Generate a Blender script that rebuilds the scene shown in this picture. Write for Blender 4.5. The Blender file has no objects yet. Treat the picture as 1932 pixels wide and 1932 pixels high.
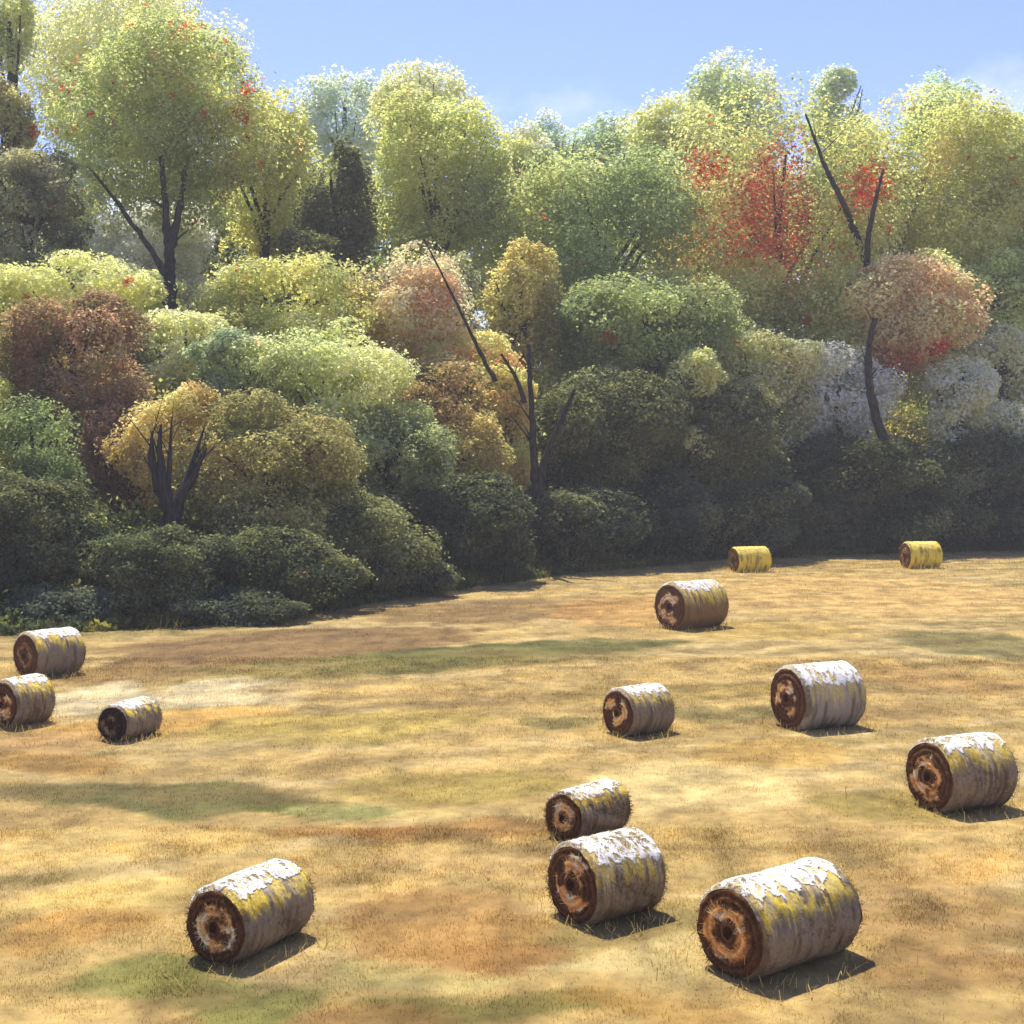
import bpy, math
import numpy as np
from math import radians as R_

# ------------------------------------------------------------------ camera, sky, sun, exposure
C = bpy.context.scene.collection
SC = bpy.context.scene
F, H, CX, HY = 2654.0, 6.9, 966.0, 858.0      # focal length and horizon row of the photograph (1932 px wide view), eye height in m
cam = bpy.data.cameras.new('camera')
cam.sensor_width = 36.0
cam.lens = F / 1932.0 * 36.0
cam.shift_y = -(966.0 - HY) / 1932.0
cam.clip_start = 0.1
cam.clip_end = 6000
camo = bpy.data.objects.new('camera', cam); C.objects.link(camo)
camo.location = (0, 0, H); camo.rotation_euler = (R_(90), 0, 0)
SC.camera = camo

SUN_EL, SUN_AZ = 65.0, -22.0                  # azimuth from +Y (straight ahead) towards +X
el, az = R_(SUN_EL), R_(SUN_AZ)
sd = np.array([math.sin(az) * math.cos(el), math.cos(az) * math.cos(el), math.sin(el)])
sun = bpy.data.lights.new('sun', 'SUN'); sun.energy = 4.5; sun.angle = R_(0.5); sun.color = (1.0, 0.95, 0.84)
suno = bpy.data.objects.new('sun', sun); C.objects.link(suno)
import mathutils
suno.rotation_euler = mathutils.Vector((-sd[0], -sd[1], -sd[2])).to_track_quat('-Z', 'Y').to_euler()
suno.location = (0, 60, 120)

W = bpy.data.worlds.new('World'); SC.world = W; W.use_nodes = True
nt = W.node_tree; nt.nodes.clear()
def N(t, typ, **kw):
    n = t.nodes.new(typ)
    for k, v in kw.items(): setattr(n, k, v)
    return n
wo = N(nt, 'ShaderNodeOutputWorld'); bg = N(nt, 'ShaderNodeBackground'); bg.inputs['Strength'].default_value = 0.14
sky = N(nt, 'ShaderNodeTexSky', sky_type='NISHITA', sun_disc=False)
sky.sun_elevation = el; sky.sun_rotation = az
sky.air_density = 1.0; sky.dust_density = 0.3; sky.ozone_density = 4.0
# thin summer cloud low over the wood: direction based noise
tc = N(nt, 'ShaderNodeTexCoord'); mp = N(nt, 'ShaderNodeMapping'); mp.inputs['Scale'].default_value = (7, 7, 11)
mp.inputs['Location'].default_value = (1.3, 0.4, 0.2)
no = N(nt, 'ShaderNodeTexNoise'); no.inputs['Scale'].default_value = 1.0; no.inputs['Detail'].default_value = 6; no.inputs['Roughness'].default_value = 0.55
ra = N(nt, 'ShaderNodeValToRGB'); ra.color_ramp.elements[0].position = 0.56; ra.color_ramp.elements[1].position = 0.95
mx = N(nt, 'ShaderNodeMixRGB'); mx.inputs[2].default_value = (5.6, 5.9, 6.3, 1)
tint = N(nt, 'ShaderNodeMixRGB', blend_type='MULTIPLY'); tint.inputs[0].default_value = 1; tint.inputs[2].default_value = (0.76, 0.70, 1.04, 1)
L = nt.links.new
L(tc.outputs['Generated'], mp.inputs[0]); L(mp.outputs[0], no.inputs['Vector']); L(no.outputs['Fac'], ra.inputs[0])
L(sky.outputs[0], tint.inputs[1]); L(tint.outputs[0], mx.inputs[1]); L(ra.outputs[0], mx.inputs[0])
sx = N(nt, 'ShaderNodeSeparateXYZ'); L(tc.outputs['Generated'], sx.inputs[0])
lo = N(nt, 'ShaderNodeMapRange'); lo.inputs['From Min'].default_value = .33; lo.inputs['From Max'].default_value = .19; lo.inputs['To Min'].default_value = -.34; lo.inputs['To Max'].default_value = .18
L(sx.outputs['Z'], lo.inputs['Value']); ad = N(nt, 'ShaderNodeMath', operation='ADD'); L(no.outputs['Fac'], ad.inputs[0]); L(lo.outputs[0], ad.inputs[1]); L(ad.outputs[0], ra.inputs[0])
L(mx.outputs[0], bg.inputs['Color']); L(bg.outputs[0], wo.inputs['Surface'])

SC.view_settings.view_transform = 'Standard'; SC.view_settings.look = 'None'
SC.view_settings.exposure = 0.74; SC.view_settings.gamma = 1.0
SC.render.engine = 'CYCLES'
SC.cycles.max_bounces = 7; SC.cycles.diffuse_bounces = 6; SC.cycles.transmission_bounces = 6; SC.cycles.volume_bounces = 0
SC.cycles.glossy_bounces = 2; SC.cycles.use_denoising = True

# ------------------------------------------------------------------ helpers
rng = np.random.default_rng(7)
def lin(c):
    c = np.asarray(c, float) / 255.0
    return np.where(c <= 0.04045, c / 12.92, ((c + 0.055) / 1.055) ** 2.4)
def smooth(x, a, b):
    t = np.clip((x - a) / (b - a), 0, 1); return t * t * (3 - 2 * t)

_lat = np.random.default_rng(3).random((256, 256))
def vnoise(x, y):
    x = np.asarray(x, float); y = np.asarray(y, float)
    xi = np.floor(x).astype(int); yi = np.floor(y).astype(int)
    fx = x - xi; fy = y - yi; fx = fx * fx * (3 - 2 * fx); fy = fy * fy * (3 - 2 * fy)
    g = lambda a, b: _lat[a & 255, b & 255]
    return (g(xi, yi) * (1 - fx) + g(xi + 1, yi) * fx) * (1 - fy) + (g(xi, yi + 1) * (1 - fx) + g(xi + 1, yi + 1) * fx) * fy
def fbm(x, y, o=4):
    s = 0; a = 0.5; t = 0
    for k in range(o):
        s = s + a * vnoise(x * 2 ** k + 17.3 * k, y * 2 ** k - 9.1 * k); t += a; a *= 0.55
    return s / t

# edge of the wood in plan (x, y): comes close on the left, runs away to the right
EDGE = np.array([(-400, 30), (-120, 40), (-40, 48), (-19.5, 53.5), (-10.2, 57.7), (-6.5, 65), (-1.8, 73.2), (4.2, 82.5), (14.5, 93), (26, 98), (37, 101), (70, 108), (160, 118), (500, 130)], float)
def edge_y(x): return np.interp(x, EDGE[:, 0], EDGE[:, 1])
def hill_s(x, y): return (np.asarray(y) - edge_y(x)) * 0.9
def terrain(x, y):
    s = hill_s(x, y)
    sp = 1.5 * np.log1p(np.exp(np.clip((s - 2.6) / 1.5, -30, 30)))     # soft start of the slope
    z = 0.40 * sp
    z = 21.0 * np.tanh(z / 21.0)
    z = z + smooth(s, 0, 15) * 1.2 * (fbm(np.asarray(x) * .06, np.asarray(y) * .06, 3) - .5)
    return z + 0.10 * (fbm(np.asarray(x) * .13, np.asarray(y) * .13, 2) - .5) * (1 - smooth(s, 0, 3))
def at(px, py, Y):                     # photograph pixel at distance Y -> point
    return np.array([(px - CX) / F * Y, Y, H + (HY - py) / F * Y])
def ground_at(px, py):                 # where the view line meets the terrain
    Y = np.arange(12, 260, 0.1); X = (px - CX) / F * Y; Z = H + (HY - py) / F * Y
    k = np.argmax(terrain(X, Y) >= Z)
    return X[k], Y[k]

def mesh_np(name, V, faces4=None, faces3=None, mats=(), col=None, smooth_=False, matidx=None):
    me = bpy.data.meshes.new(name)
    V = np.asarray(V, np.float32)
    n4 = 0 if faces4 is None else len(faces4); n3 = 0 if faces3 is None else len(faces3)
    loops = np.concatenate([np.asarray(f, np.int32).ravel() for f in (faces4, faces3) if f is not None and len(f)])
    me.vertices.add(len(V)); me.vertices.foreach_set('co', V.ravel())
    me.loops.add(len(loops)); me.loops.foreach_set('vertex_index', loops)
    me.polygons.add(n4 + n3)
    st = np.concatenate([np.arange(n4) * 4, n4 * 4 + np.arange(n3) * 3]).astype(np.int32)
    me.polygons.foreach_set('loop_start', st)
    if matidx is not None: me.polygons.foreach_set('material_index', np.asarray(matidx, np.int32))
    if smooth_: me.polygons.foreach_set('use_smooth', np.ones(n4 + n3, bool))
    me.update(calc_edges=True)
    if col is not None:                # colour per vertex (own colour of leaf / straw)
        a = me.attributes.new('tone', 'FLOAT_COLOR', 'POINT')
        a.data.foreach_set('color', np.hstack([np.asarray(col, np.float32), np.ones((len(V), 1), np.float32)]).ravel())
    for m in mats: me.materials.append(m)
    return me
def link(name, data, parent=None, loc=None):
    o = bpy.data.objects.new(name, data); C.objects.link(o)
    if parent is not None: o.parent = parent
    if loc is not None: o.location = loc
    return o
def thing(name, label, cat, loc, group=None, rz=0):
    o = link(name, None, None, loc); o.rotation_euler = (0, 0, rz)
    o.empty_display_size = 0.3
    o['label'] = label; o['category'] = cat
    if group: o['group'] = group
    return o

# ------------------------------------------------------------------ materials
def new_mat(name):
    m = bpy.data.materials.new(name); m.use_nodes = True; m.node_tree.nodes.clear()
    return m, m.node_tree
def leaf_mat(name, trans):
    m, t = new_mat(name); l = t.links.new
    o = N(t, 'ShaderNodeOutputMaterial'); a = N(t, 'ShaderNodeAttribute', attribute_name='tone')
    d = N(t, 'ShaderNodeBsdfDiffuse'); tr = N(t, 'ShaderNodeBsdfTranslucent'); mix = N(t, 'ShaderNodeMixShader'); mix.inputs[0].default_value = trans
    hs = N(t, 'ShaderNodeMixRGB', blend_type='MULTIPLY'); hs.inputs[0].default_value = 1; hs.inputs[2].default_value = (1.0, 1.0, 0.8, 1)
    l(a.outputs['Color'], d.inputs['Color']); l(a.outputs['Color'], hs.inputs[1]); l(hs.outputs[0], tr.inputs['Color'])
    l(d.outputs[0], mix.inputs[1]); l(tr.outputs[0], mix.inputs[2]); l(mix.outputs[0], o.inputs['Surface'])
    return m
M_LEAF = leaf_mat('foliage', 0.62)
M_STRAW = leaf_mat('straw', 0.5)

def tone_mat(name, rough=0.9, scale=8, lo=0.75, hi=1.25, bump=0.3, stretch=(1, 1, 1)):
    m, t = new_mat(name); l = t.links.new
    o = N(t, 'ShaderNodeOutputMaterial'); a = N(t, 'ShaderNodeAttribute', attribute_name='tone')
    p = N(t, 'ShaderNodeBsdfPrincipled'); p.inputs['Roughness'].default_value = rough; p.inputs['Specular IOR Level'].default_value = 0.15
    tc = N(t, 'ShaderNodeTexCoord'); mp = N(t, 'ShaderNodeMapping'); mp.inputs['Scale'].default_value = stretch
    n = N(t, 'ShaderNodeTexNoise'); n.inputs['Scale'].default_value = scale; n.inputs['Detail'].default_value = 8; n.inputs['Roughness'].default_value = 0.65
    mr = N(t, 'ShaderNodeMapRange'); mr.inputs['From Min'].default_value = 0.3; mr.inputs['From Max'].default_value = 0.7
    mr.inputs['To Min'].default_value = lo; mr.inputs['To Max'].default_value = hi
    mu = N(t, 'ShaderNodeMixRGB', blend_type='MULTIPLY'); mu.inputs[0].default_value = 1
    b = N(t, 'ShaderNodeBump'); b.inputs['Strength'].default_value = bump; b.inputs['Distance'].default_value = 0.03
    l(tc.outputs['Object'], mp.inputs[0]); l(mp.outputs[0], n.inputs['Vector']); l(n.outputs['Fac'], mr.inputs['Value'])
    l(a.outputs['Color'], mu.inputs[1]); l(mr.outputs[0], mu.inputs[2]); l(mu.outputs[0], p.inputs['Base Color'])
    l(n.outputs['Fac'], b.inputs['Height']); l(b.outputs[0], p.inputs['Normal']); l(p.outputs[0], o.inputs['Surface'])
    return m
M_GROUND = tone_mat('field_soil', 0.95, 3.0, 0.72, 1.25, 0.6)
M_ROLL = tone_mat('rolled_hay', 0.9, 26, 0.72, 1.32, 0.8, (2.2, .7, .7))
M_END = tone_mat('hay_end', 0.95, 30, 0.8, 1.35, 0.6)
M_HIGHLIGHT = tone_mat('painted_highlight', 0.8, 16, 0.88, 1.08, 0.35, (1.0, 2, 2))  # for the sunlit tops painted onto the bales
def bark():
    m, t = new_mat('bark'); l = t.links.new
    o = N(t, 'ShaderNodeOutputMaterial'); p = N(t, 'ShaderNodeBsdfPrincipled'); p.inputs['Roughness'].default_value = 0.95; p.inputs['Specular IOR Level'].default_value = 0.1
    tc = N(t, 'ShaderNodeTexCoord'); mp = N(t, 'ShaderNodeMapping'); mp.inputs['Scale'].default_value = (5, 5, 0.9)
    n = N(t, 'ShaderNodeTexNoise'); n.inputs['Scale'].default_value = 2.2; n.inputs['Detail'].default_value = 8
    r = N(t, 'ShaderNodeValToRGB'); r.color_ramp.elements[0].position = .35; r.color_ramp.elements[1].position = .7
    r.color_ramp.elements[0].color = (.018, .015, .012, 1); r.color_ramp.elements[1].color = (.085, .07, .055, 1)
    b = N(t, 'ShaderNodeBump'); b.inputs['Strength'].default_value = .8; b.inputs['Distance'].default_value = .06
    l(tc.outputs['Object'], mp.inputs[0]); l(mp.outputs[0], n.inputs['Vector']); l(n.outputs['Fac'], r.inputs[0]); l(r.outputs[0], p.inputs['Base Color'])
    l(n.outputs['Fac'], b.inputs['Height']); l(b.outputs[0], p.inputs['Normal']); l(p.outputs[0], o.inputs['Surface'])
    return m
M_BARK = bark()

# ------------------------------------------------------------------ the ground: one sheet, stubble field rising into the wooded hill
# patches of the field with a colour of their own (mown swaths, bare earth, regrown grass, bleached straw) and sunlit spots painted in: centre, half sizes in m, slant, colour, strength
def patch(px, py, rx, ry, slant, col, st):
    x, y = ground_at(px, py)
    x1, y1 = ground_at(px, py - ry); x2, y2 = ground_at(px, py + ry)
    return (x, y, rx / F * y, max(0.4, abs(y1 - y2) / 2), slant, lin(col), min(.95, st * 1.18))
OCH, OLV, ORG, PAL, BRN = (194, 164, 98), (100, 100, 52), (172, 126, 66), (220, 202, 154), (136, 106, 64)
PATCHES = [patch(*a) for a in [
    (560, 1215, 330, 32, 0.35, BRN, .75), (950, 1150, 220, 22, .35, BRN, .6), (300, 1262, 140, 26, .3, BRN, .55),
    (940, 1228, 330, 15, .35, OLV, .8), (760, 1262, 150, 12, .35, OLV, .55), (1130, 1215, 130, 12, .2, OLV, .65),
    (430, 1305, 140, 26, .35, PAL, .7), (190, 1315, 90, 30, .2, PAL, .75), (620, 1290, 120, 20, .35, OCH, .6), (330, 1360, 180, 20, .3, (225, 175, 90), .6),  # both PAL entries: sunlit patches painted into the field colour
    (120, 1400, 110, 22, .1, (204, 160, 100), .5), (640, 1370, 260, 26, .25, (180, 158, 78), .6),
    (1830, 1215, 150, 24, -.25, OLV, .6), (1780, 1285, 140, 22, -.1, (170, 132, 74), .5), (1600, 1120, 330, 36, .05, (214, 176, 105), .6),
    (1450, 1190, 160, 16, .1, (190, 160, 80), .5), (1160, 1150, 120, 26, .2, (200, 150, 80), .5),
    (300, 1500, 270, 30, -.1, OLV, .75), (40, 1440, 150, 20, .0, (160, 120, 55), .6), (560, 1515, 130, 18, -.12, (96, 98, 42), .7), (640, 1520, 90, 16, 0, (176, 170, 100), .4),
    (860, 1480, 230, 30, 0, (160, 140, 65), .6), (1050, 1365, 90, 14, -.15, OLV, .55), (1390, 1345, 160, 10, 0, OLV, .5),
    (1290, 1480, 180, 48, 0, (222, 196, 128), .7), (1660, 1520, 150, 36, -.1, (150, 132, 62), .6), (1480, 1420, 130, 24, 0, (205, 165, 80), .5),
    (860, 1570, 260, 22, .1, (168, 124, 66), .6), (560, 1570, 160, 16, .15, (178, 130, 66), .55), (240, 1590, 260, 34, .0, (215, 185, 110), .6),
    (830, 1762, 215, 78, 0, (180, 138, 76), .7), (960, 1800, 120, 40, 0, (168, 122, 64), .45), (820, 1246, 430, 22, .32, (128, 118, 58), .55), (1330, 1310, 300, 16, .2, (150, 130, 62), .4), (900, 1640, 220, 26, 0, (214, 180, 112), .6),
    (1760, 1740, 180, 90, .1, (166, 128, 72), .5), (1830, 1860, 190, 50, .1, (140, 106, 58), .6), (1780, 1640, 160, 30, 0, (215, 175, 100), .55),
    (330, 1870, 260, 36, -.05, (128, 124, 62), .8), (760, 1850, 200, 16, -.05, (180, 170, 104), .45), (900, 1905, 300, 26, 0, (120, 112, 50), .7), (130, 1770, 120, 46, 0, (196, 150, 78), .6),
    (180, 1700, 170, 40, 0, (214, 186, 104), .5), (560, 1920, 300, 20, 0, (140, 104, 56), .6), (1250, 1830, 200, 24, 0, (205, 185, 120), .5), (1200, 1900, 140, 20, 0, (165, 125, 60), .5),
]]
STRAW_ALB = 0.62
def field_tone(x, y):
    wx = x + 1.6 * (fbm(x * .35 + 5, y * .35, 3) - .5); wy = y + 2.6 * (fbm(x * .35 - 9, y * .3 + 4, 3) - .5)
    c = np.empty(x.shape + (3,)); c[:] = lin(OCH)
    b = fbm(wx * .10 + 40, wy * .5 - wx * .06, 4)                                 # long swaths across the field
    for col, a0, a1 in ((OLV, .60, .74), (BRN, .40, .28), (PAL, .52, .60)):
        k = smooth(b, min(a0, a1), max(a0, a1)); k = k if a1 > a0 else 1 - k
        if col is PAL: k = .6 * k * (1 - smooth(b, .60, .68))
        c = c + (lin(col) - c) * (0.42 * k)[..., None]
    edge_n = fbm(x * .9 + 31, y * .9, 4)
    for (px, py, rx, ry, sl, col, st) in PATCHES:
        dx = (wx - px) / rx; dy = (wy - py - sl * (wx - px)) / ry
        k = st * smooth(1.2 - np.sqrt(dx * dx + dy * dy) + .5 * (edge_n - .5), 0, .32)
        c = c + (col - c) * k[..., None]
    m = fbm(x * 1.6 + 3, y * 1.1 + 8, 4)
    c = c * (0.42 + 1.16 * m)[..., None]
    row = np.sin(2 * np.pi * (y - .42 * x + 2.2 * fbm(x * .07, y * .07 + 3, 2)) / 2.3)       # rows left by the mower
    c = c * (1 + .13 * row * smooth(fbm(x * .25 + 60, y * .25, 3), .3, .6))[..., None]
    rust = smooth(fbm(x * .7 + 80, y * .9, 4), .56, .74)
    c = c + (lin((142, 112, 66)) * .9 - c) * (0.4 * rust)[..., None]
    return c * STRAW_ALB
FLOOR = lin((84, 82, 44)) * .8
def ground_tone(x, y):
    s = hill_s(x, y) + 1.6 * (fbm(x * .5, y * .5, 3) - .5)
    c = field_tone(x, y)
    k = smooth(s, -.6, .8)
    fl = FLOOR * (0.6 + .9 * fbm(x * .4, y * .4, 4))[..., None]
    return c + (fl - c) * k[..., None]
def axis(lo, hi, step, far):
    core = np.arange(lo, hi + step / 2, step); g = []; v = step
    p = 0
    while p < far: v *= 1.25; p += v; g.append(p)
    g = np.array(g); return np.concatenate([(lo - g)[::-1], core, hi + g])
gx = axis(-34, 46, 0.22, 1500); gy = axis(9, 112, 0.22, 1500)
GX, GY = np.meshgrid(gx, gy)
GZ = terrain(GX, GY) + 0.05 * (fbm(GX * 2.2, GY * 2.2, 3) - .5)
nx, ny = len(gx), len(gy)
idx = np.arange(nx * ny).reshape(ny, nx)
q = np.stack([idx[:-1, :-1], idx[:-1, 1:], idx[1:, 1:], idx[1:, :-1]], -1).reshape(-1, 4)
V = np.stack([GX, GY, GZ], -1).reshape(-1, 3)
g = link('ground', mesh_np('ground', V, q, mats=[M_GROUND], col=ground_tone(GX, GY).reshape(-1, 3), smooth_=True))
g['kind'] = 'structure'

# ------------------------------------------------------------------ stubble and loose straw over the field, scrub at the edge of the wood (nobody could count them)
def blades(n, P, h, w, lean, tone, name, mat, bend=0.0):
    a = rng.uniform(0, 2 * np.pi, n); la = rng.uniform(0, 2 * np.pi, n); ln = lean * rng.random(n)
    d = np.stack([np.cos(a), np.sin(a), np.zeros(n)], -1) * (w / 2)[:, None]
    up = np.stack([np.cos(la) * np.sin(ln), np.sin(la) * np.sin(ln), np.cos(ln)], -1) * h[:, None]
    V = np.stack([P - d, P + d, P + up + d * .5, P + up - d * .5], 1).reshape(-1, 3)
    f = np.arange(n * 4).reshape(-1, 4)
    return link(name, mesh_np(name, V, f, mats=[mat], col=np.repeat(tone, 4, 0)))
def scatter_field(n, y0, y1):
    y = y0 + (y1 - y0) * rng.random(n) ** 0.8
    x = (rng.random(n) * 2 - 1) * (y * 0.40 + 3)
    k = hill_s(x, y) < .3
    x, y = x[k], y[k]
    cl = fbm(x * 1.3, y * 1.3, 3)                                    # tufts
    k = rng.random(len(x)) < (.15 + .85 * smooth(cl, .25, .62))
    return x[k], y[k]
xs, ys = [], []
for (n, a, b) in ((330000, 13, 26), (260000, 24, 48), (150000, 45, 102)):
    x, y = scatter_field(n, a, b); xs.append(x); ys.append(y)
x = np.concatenate(xs); y = np.concatenate(ys); n = len(x)
tn = field_tone(x, y) * rng.uniform(.75, 1.3, n)[:, None]
tn = np.clip(tn * np.array([1.5, 1.45, 1.25]), 0, .92)
sc = 0.7 + y / 45
st = blades(n, np.stack([x, y, terrain(x, y) - .02], -1), rng.uniform(.02, .06, n) * sc, rng.uniform(.005, .011, n) * sc, 1.2, tn, 'stubble', M_STRAW)
st['kind'] = 'stuff'; st['label'] = 'cut straw stubble covering the golden field'; st['category'] = 'stubble'

# ------------------------------------------------------------------ hay bales
BALES = [  # x, y, radius, length, turn, yellow share, label
    (-14.599, 44.42, .739, 1.71, .89, .75, 'hay bale at the left edge nearest the wood, pale yellow top above another bale'),
    (-12.584, 36.08, .630, 1.18, 1.01, .70, 'hay bale cut by the left edge of the view, below the one by the wood'),
    (-9.379, 34.56, .470, 1.32, 1.15, .60, 'small hay bale with black end, right of the two bales at the left edge'),
    (-3.672, 19.80, .545, 1.56, 1.09, .55, 'large hay bale alone in the lower left foreground with tan ringed end'),
    (1.400, 25.70, .463, 1.42, .84, .40, 'small dark ended hay bale just behind a bigger one in the middle foreground'),
    (1.426, 21.18, .616, 1.36, .66, .25, 'hay bale with white top standing right in front of a smaller bale'),
    (3.663, 19.23, .640, 2.00, .67, .62, 'biggest and nearest hay bale at lower right, long yellow side and ringed end'),
    (3.160, 35.11, .612, 1.40, .65, .25, 'white topped hay bale with rust brown end in the middle of the field'),
    (7.784, 35.81, .830, 1.84, .42, .15, 'pale grey hay bale with orange centred end, right of the middle of the field'),
    (8.802, 27.56, .721, 1.62, .44, .30, 'white topped hay bale at the right edge of the view with tan ringed end'),
    (7.215, 56.50, .960, 2.40, .64, .50, 'brown hay bale with lilac white top lying below the far yellow bales'),
    (14.093, 83.34, .773, 2.10, .30, 1.0, 'left one of two bright yellow hay bales far off at the edge of the wood'),
    (24.983, 85.97, .833, 2.09, .20, 1.0, 'right one of two bright yellow hay bales far off at the edge of the wood'),
]
def straws_on(P, Nn, n, size, tone, rs):
    """short straws lying on a surface and sticking out a little"""
    r = rs.normal(size=(n, 3)); t = r - (r * Nn).sum(1)[:, None] * Nn; t /= np.linalg.norm(t, axis=1)[:, None]
    d = t + Nn * (rs.random(n)[:, None] ** 2) * 0.6; d /= np.linalg.norm(d, axis=1)[:, None]
    b = np.cross(d, Nn); b /= np.linalg.norm(b, axis=1)[:, None] + 1e-9
    ln = size * rs.uniform(.5, 1.5, n)[:, None]; w = 0.0045 * rs.uniform(.7, 1.5, n)[:, None] * (size / .07)
    return np.stack([P - b * w, P + b * w, P + d * ln + b * w * .5, P + d * ln - b * w * .5], 1).reshape(-1, 3), np.repeat(tone, 4, 0)
def make_bale(k, x, y, Rr, Ln, ang, yel, label):
    rs = np.random.default_rng(100 + k)
    z0 = float(terrain(x, y)) - 0.04
    root = thing('hay_bale', label, 'hay bale', (x, y, z0), 'round hay bales lying on the stubble field', ang)
    nt_, nl = 180, 64
    th = np.linspace(0, 2 * np.pi, nt_, endpoint=False); u = np.linspace(-1, 1, nl)
    T, U = np.meshgrid(th, u)
    o1, o2 = rs.uniform(0, 99, 2)
    bump = .045 * (fbm(np.cos(T) * 2.2 + o1, np.sin(T) * 2.2 + U * 1.4 + o2, 3) - .5) + .030 * (fbm(U * 14 + o2, np.sin(T) * 5 + np.cos(T) * 3 + o1, 3) - .5)
    rad = Rr * (1 - .10 * smooth(np.abs(U), .86, 1.0) ** 2 + .015 * np.cos(U * 9 * np.pi) * .25) + bump
    # slumped a little on the ground
    Y = rad * np.cos(T) * 1.02; Z = rad * np.sin(T); Z = np.maximum(Z, -Rr * .955 + .02 * np.cos(T))
    X = U * Ln / 2 + .05 * (fbm(np.cos(T) * 3 + o2, np.sin(T) * 3 + o1, 3) - .5) * np.abs(U)
    Vv = np.stack([X, Y, Z + Rr * .96], -1).reshape(-1, 3)
    ii = np.arange(nt_ * nl).reshape(nl, nt_)
    q = np.stack([ii[:-1], np.roll(ii, -1, 1)[:-1], np.roll(ii, -1, 1)[1:], ii[1:]], -1).reshape(-1, 4)
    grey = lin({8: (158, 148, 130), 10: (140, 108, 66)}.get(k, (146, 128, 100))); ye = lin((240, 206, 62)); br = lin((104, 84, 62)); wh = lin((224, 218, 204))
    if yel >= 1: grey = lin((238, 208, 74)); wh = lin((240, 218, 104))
    w0 = np.pi / 2 + .84 - .22 * min(yel, .8) + .12 * rs.normal()
    def highlight_front(U): return w0 + .50 * (fbm(U * 3.4 * Ln + o1, 0 * U + o2, 4) - .5)
    def side_tone(T, U):
        c = np.empty(T.shape + (3,)); c[:] = grey; n2 = fbm(U * 9 + o2, T * 1.3 + o1, 4)
        k2 = smooth(n2, .50, .72); c = c + (br - c) * (k2 * .7)[..., None]
        tng = fbm(U * 5.5 * Ln + o1 + 50, T * .9 + o2, 3)                      # tongues of fresh yellow straw under the ragged edge of the painted highlight
        dT = (T - highlight_front(U)) + .9 * (tng - .5)
        k1 = smooth(tng, .36, .54) * smooth(dT, -.5, -.2) * (1 - smooth(dT, .22, .70))
        c = c + (ye - c) * (k1 * min(1, .45 + yel))[..., None]
        blc = fbm(U * 16 * Ln + o2, T * 1.6 + o1, 4)                          # pale streaks fading out the painted highlight below its edge
        k4 = smooth(blc + .5 * (.35 - np.clip(T - highlight_front(U), -.3, 1.2)), .52, .70)
        c = c + (lin((208, 190, 146)) - c) * (k4 * .5)[..., None]
        return c
    col = side_tone(T, U).reshape(-1, 3)
    ns = 7000 if y < 30 else 4000 if y < 60 else 1200
    tt = rs.uniform(0, 2 * np.pi, ns); uu = rs.uniform(-1, 1, ns)
    Pn = np.stack([np.zeros(ns), np.cos(tt), np.sin(tt)], -1)
    P = Pn * (Rr * 1.0) + np.array([1, 0, 0]) * (uu * Ln / 2)[:, None] + np.array([0, 0, Rr * .96])
    keep = P[:, 2] > .03
    SV, SCl = straws_on(P[keep], Pn[keep], keep.sum(), .065 if y < 45 else .10, np.clip(side_tone(tt, uu)[keep] * rs.uniform(.7, 1.25, keep.sum())[:, None], 0, .9), rs)
    nv = len(Vv)
    f = np.vstack([q, nv + np.arange(len(SV)).reshape(-1, 4)])
    link('straw_roll', mesh_np('straw_roll', np.vstack([Vv, SV]), f, mats=[M_ROLL, M_STRAW], col=np.vstack([col, SCl]), smooth_=True,
         matidx=np.r_[np.zeros(len(q)), np.ones(len(SV) // 4)]), root)
    # sunlit top of the roll painted as an added pale sheet with a ragged edge
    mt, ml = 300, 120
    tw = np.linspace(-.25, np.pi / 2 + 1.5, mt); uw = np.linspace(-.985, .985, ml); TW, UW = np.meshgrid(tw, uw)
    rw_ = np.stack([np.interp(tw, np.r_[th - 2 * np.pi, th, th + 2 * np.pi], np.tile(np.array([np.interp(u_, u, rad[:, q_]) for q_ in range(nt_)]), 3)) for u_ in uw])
    fr = highlight_front(UW) + .42 * (fbm(UW * 6 * Ln + o2, TW * 4.5 + o1, 5) - .5) - .06
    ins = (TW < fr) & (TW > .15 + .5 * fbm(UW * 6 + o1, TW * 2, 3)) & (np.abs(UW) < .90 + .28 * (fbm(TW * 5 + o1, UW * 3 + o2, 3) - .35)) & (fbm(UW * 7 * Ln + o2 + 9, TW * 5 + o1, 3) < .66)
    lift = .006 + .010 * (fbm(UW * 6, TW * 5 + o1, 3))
    for lay in (0,):
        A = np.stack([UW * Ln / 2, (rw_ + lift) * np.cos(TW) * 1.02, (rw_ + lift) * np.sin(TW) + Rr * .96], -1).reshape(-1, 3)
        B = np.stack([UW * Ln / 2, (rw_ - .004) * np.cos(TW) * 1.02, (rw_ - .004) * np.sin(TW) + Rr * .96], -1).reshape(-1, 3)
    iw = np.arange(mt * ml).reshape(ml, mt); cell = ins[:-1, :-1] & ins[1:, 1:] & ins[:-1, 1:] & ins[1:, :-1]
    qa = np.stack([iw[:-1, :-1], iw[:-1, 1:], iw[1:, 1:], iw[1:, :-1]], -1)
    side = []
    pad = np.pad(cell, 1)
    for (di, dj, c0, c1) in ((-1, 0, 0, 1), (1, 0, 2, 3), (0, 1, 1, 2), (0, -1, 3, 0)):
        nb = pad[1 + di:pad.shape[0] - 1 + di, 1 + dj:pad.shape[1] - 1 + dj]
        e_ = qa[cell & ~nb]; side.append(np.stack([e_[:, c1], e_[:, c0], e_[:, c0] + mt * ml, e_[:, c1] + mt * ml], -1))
    qw = np.vstack([qa[cell]] + side)
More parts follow.
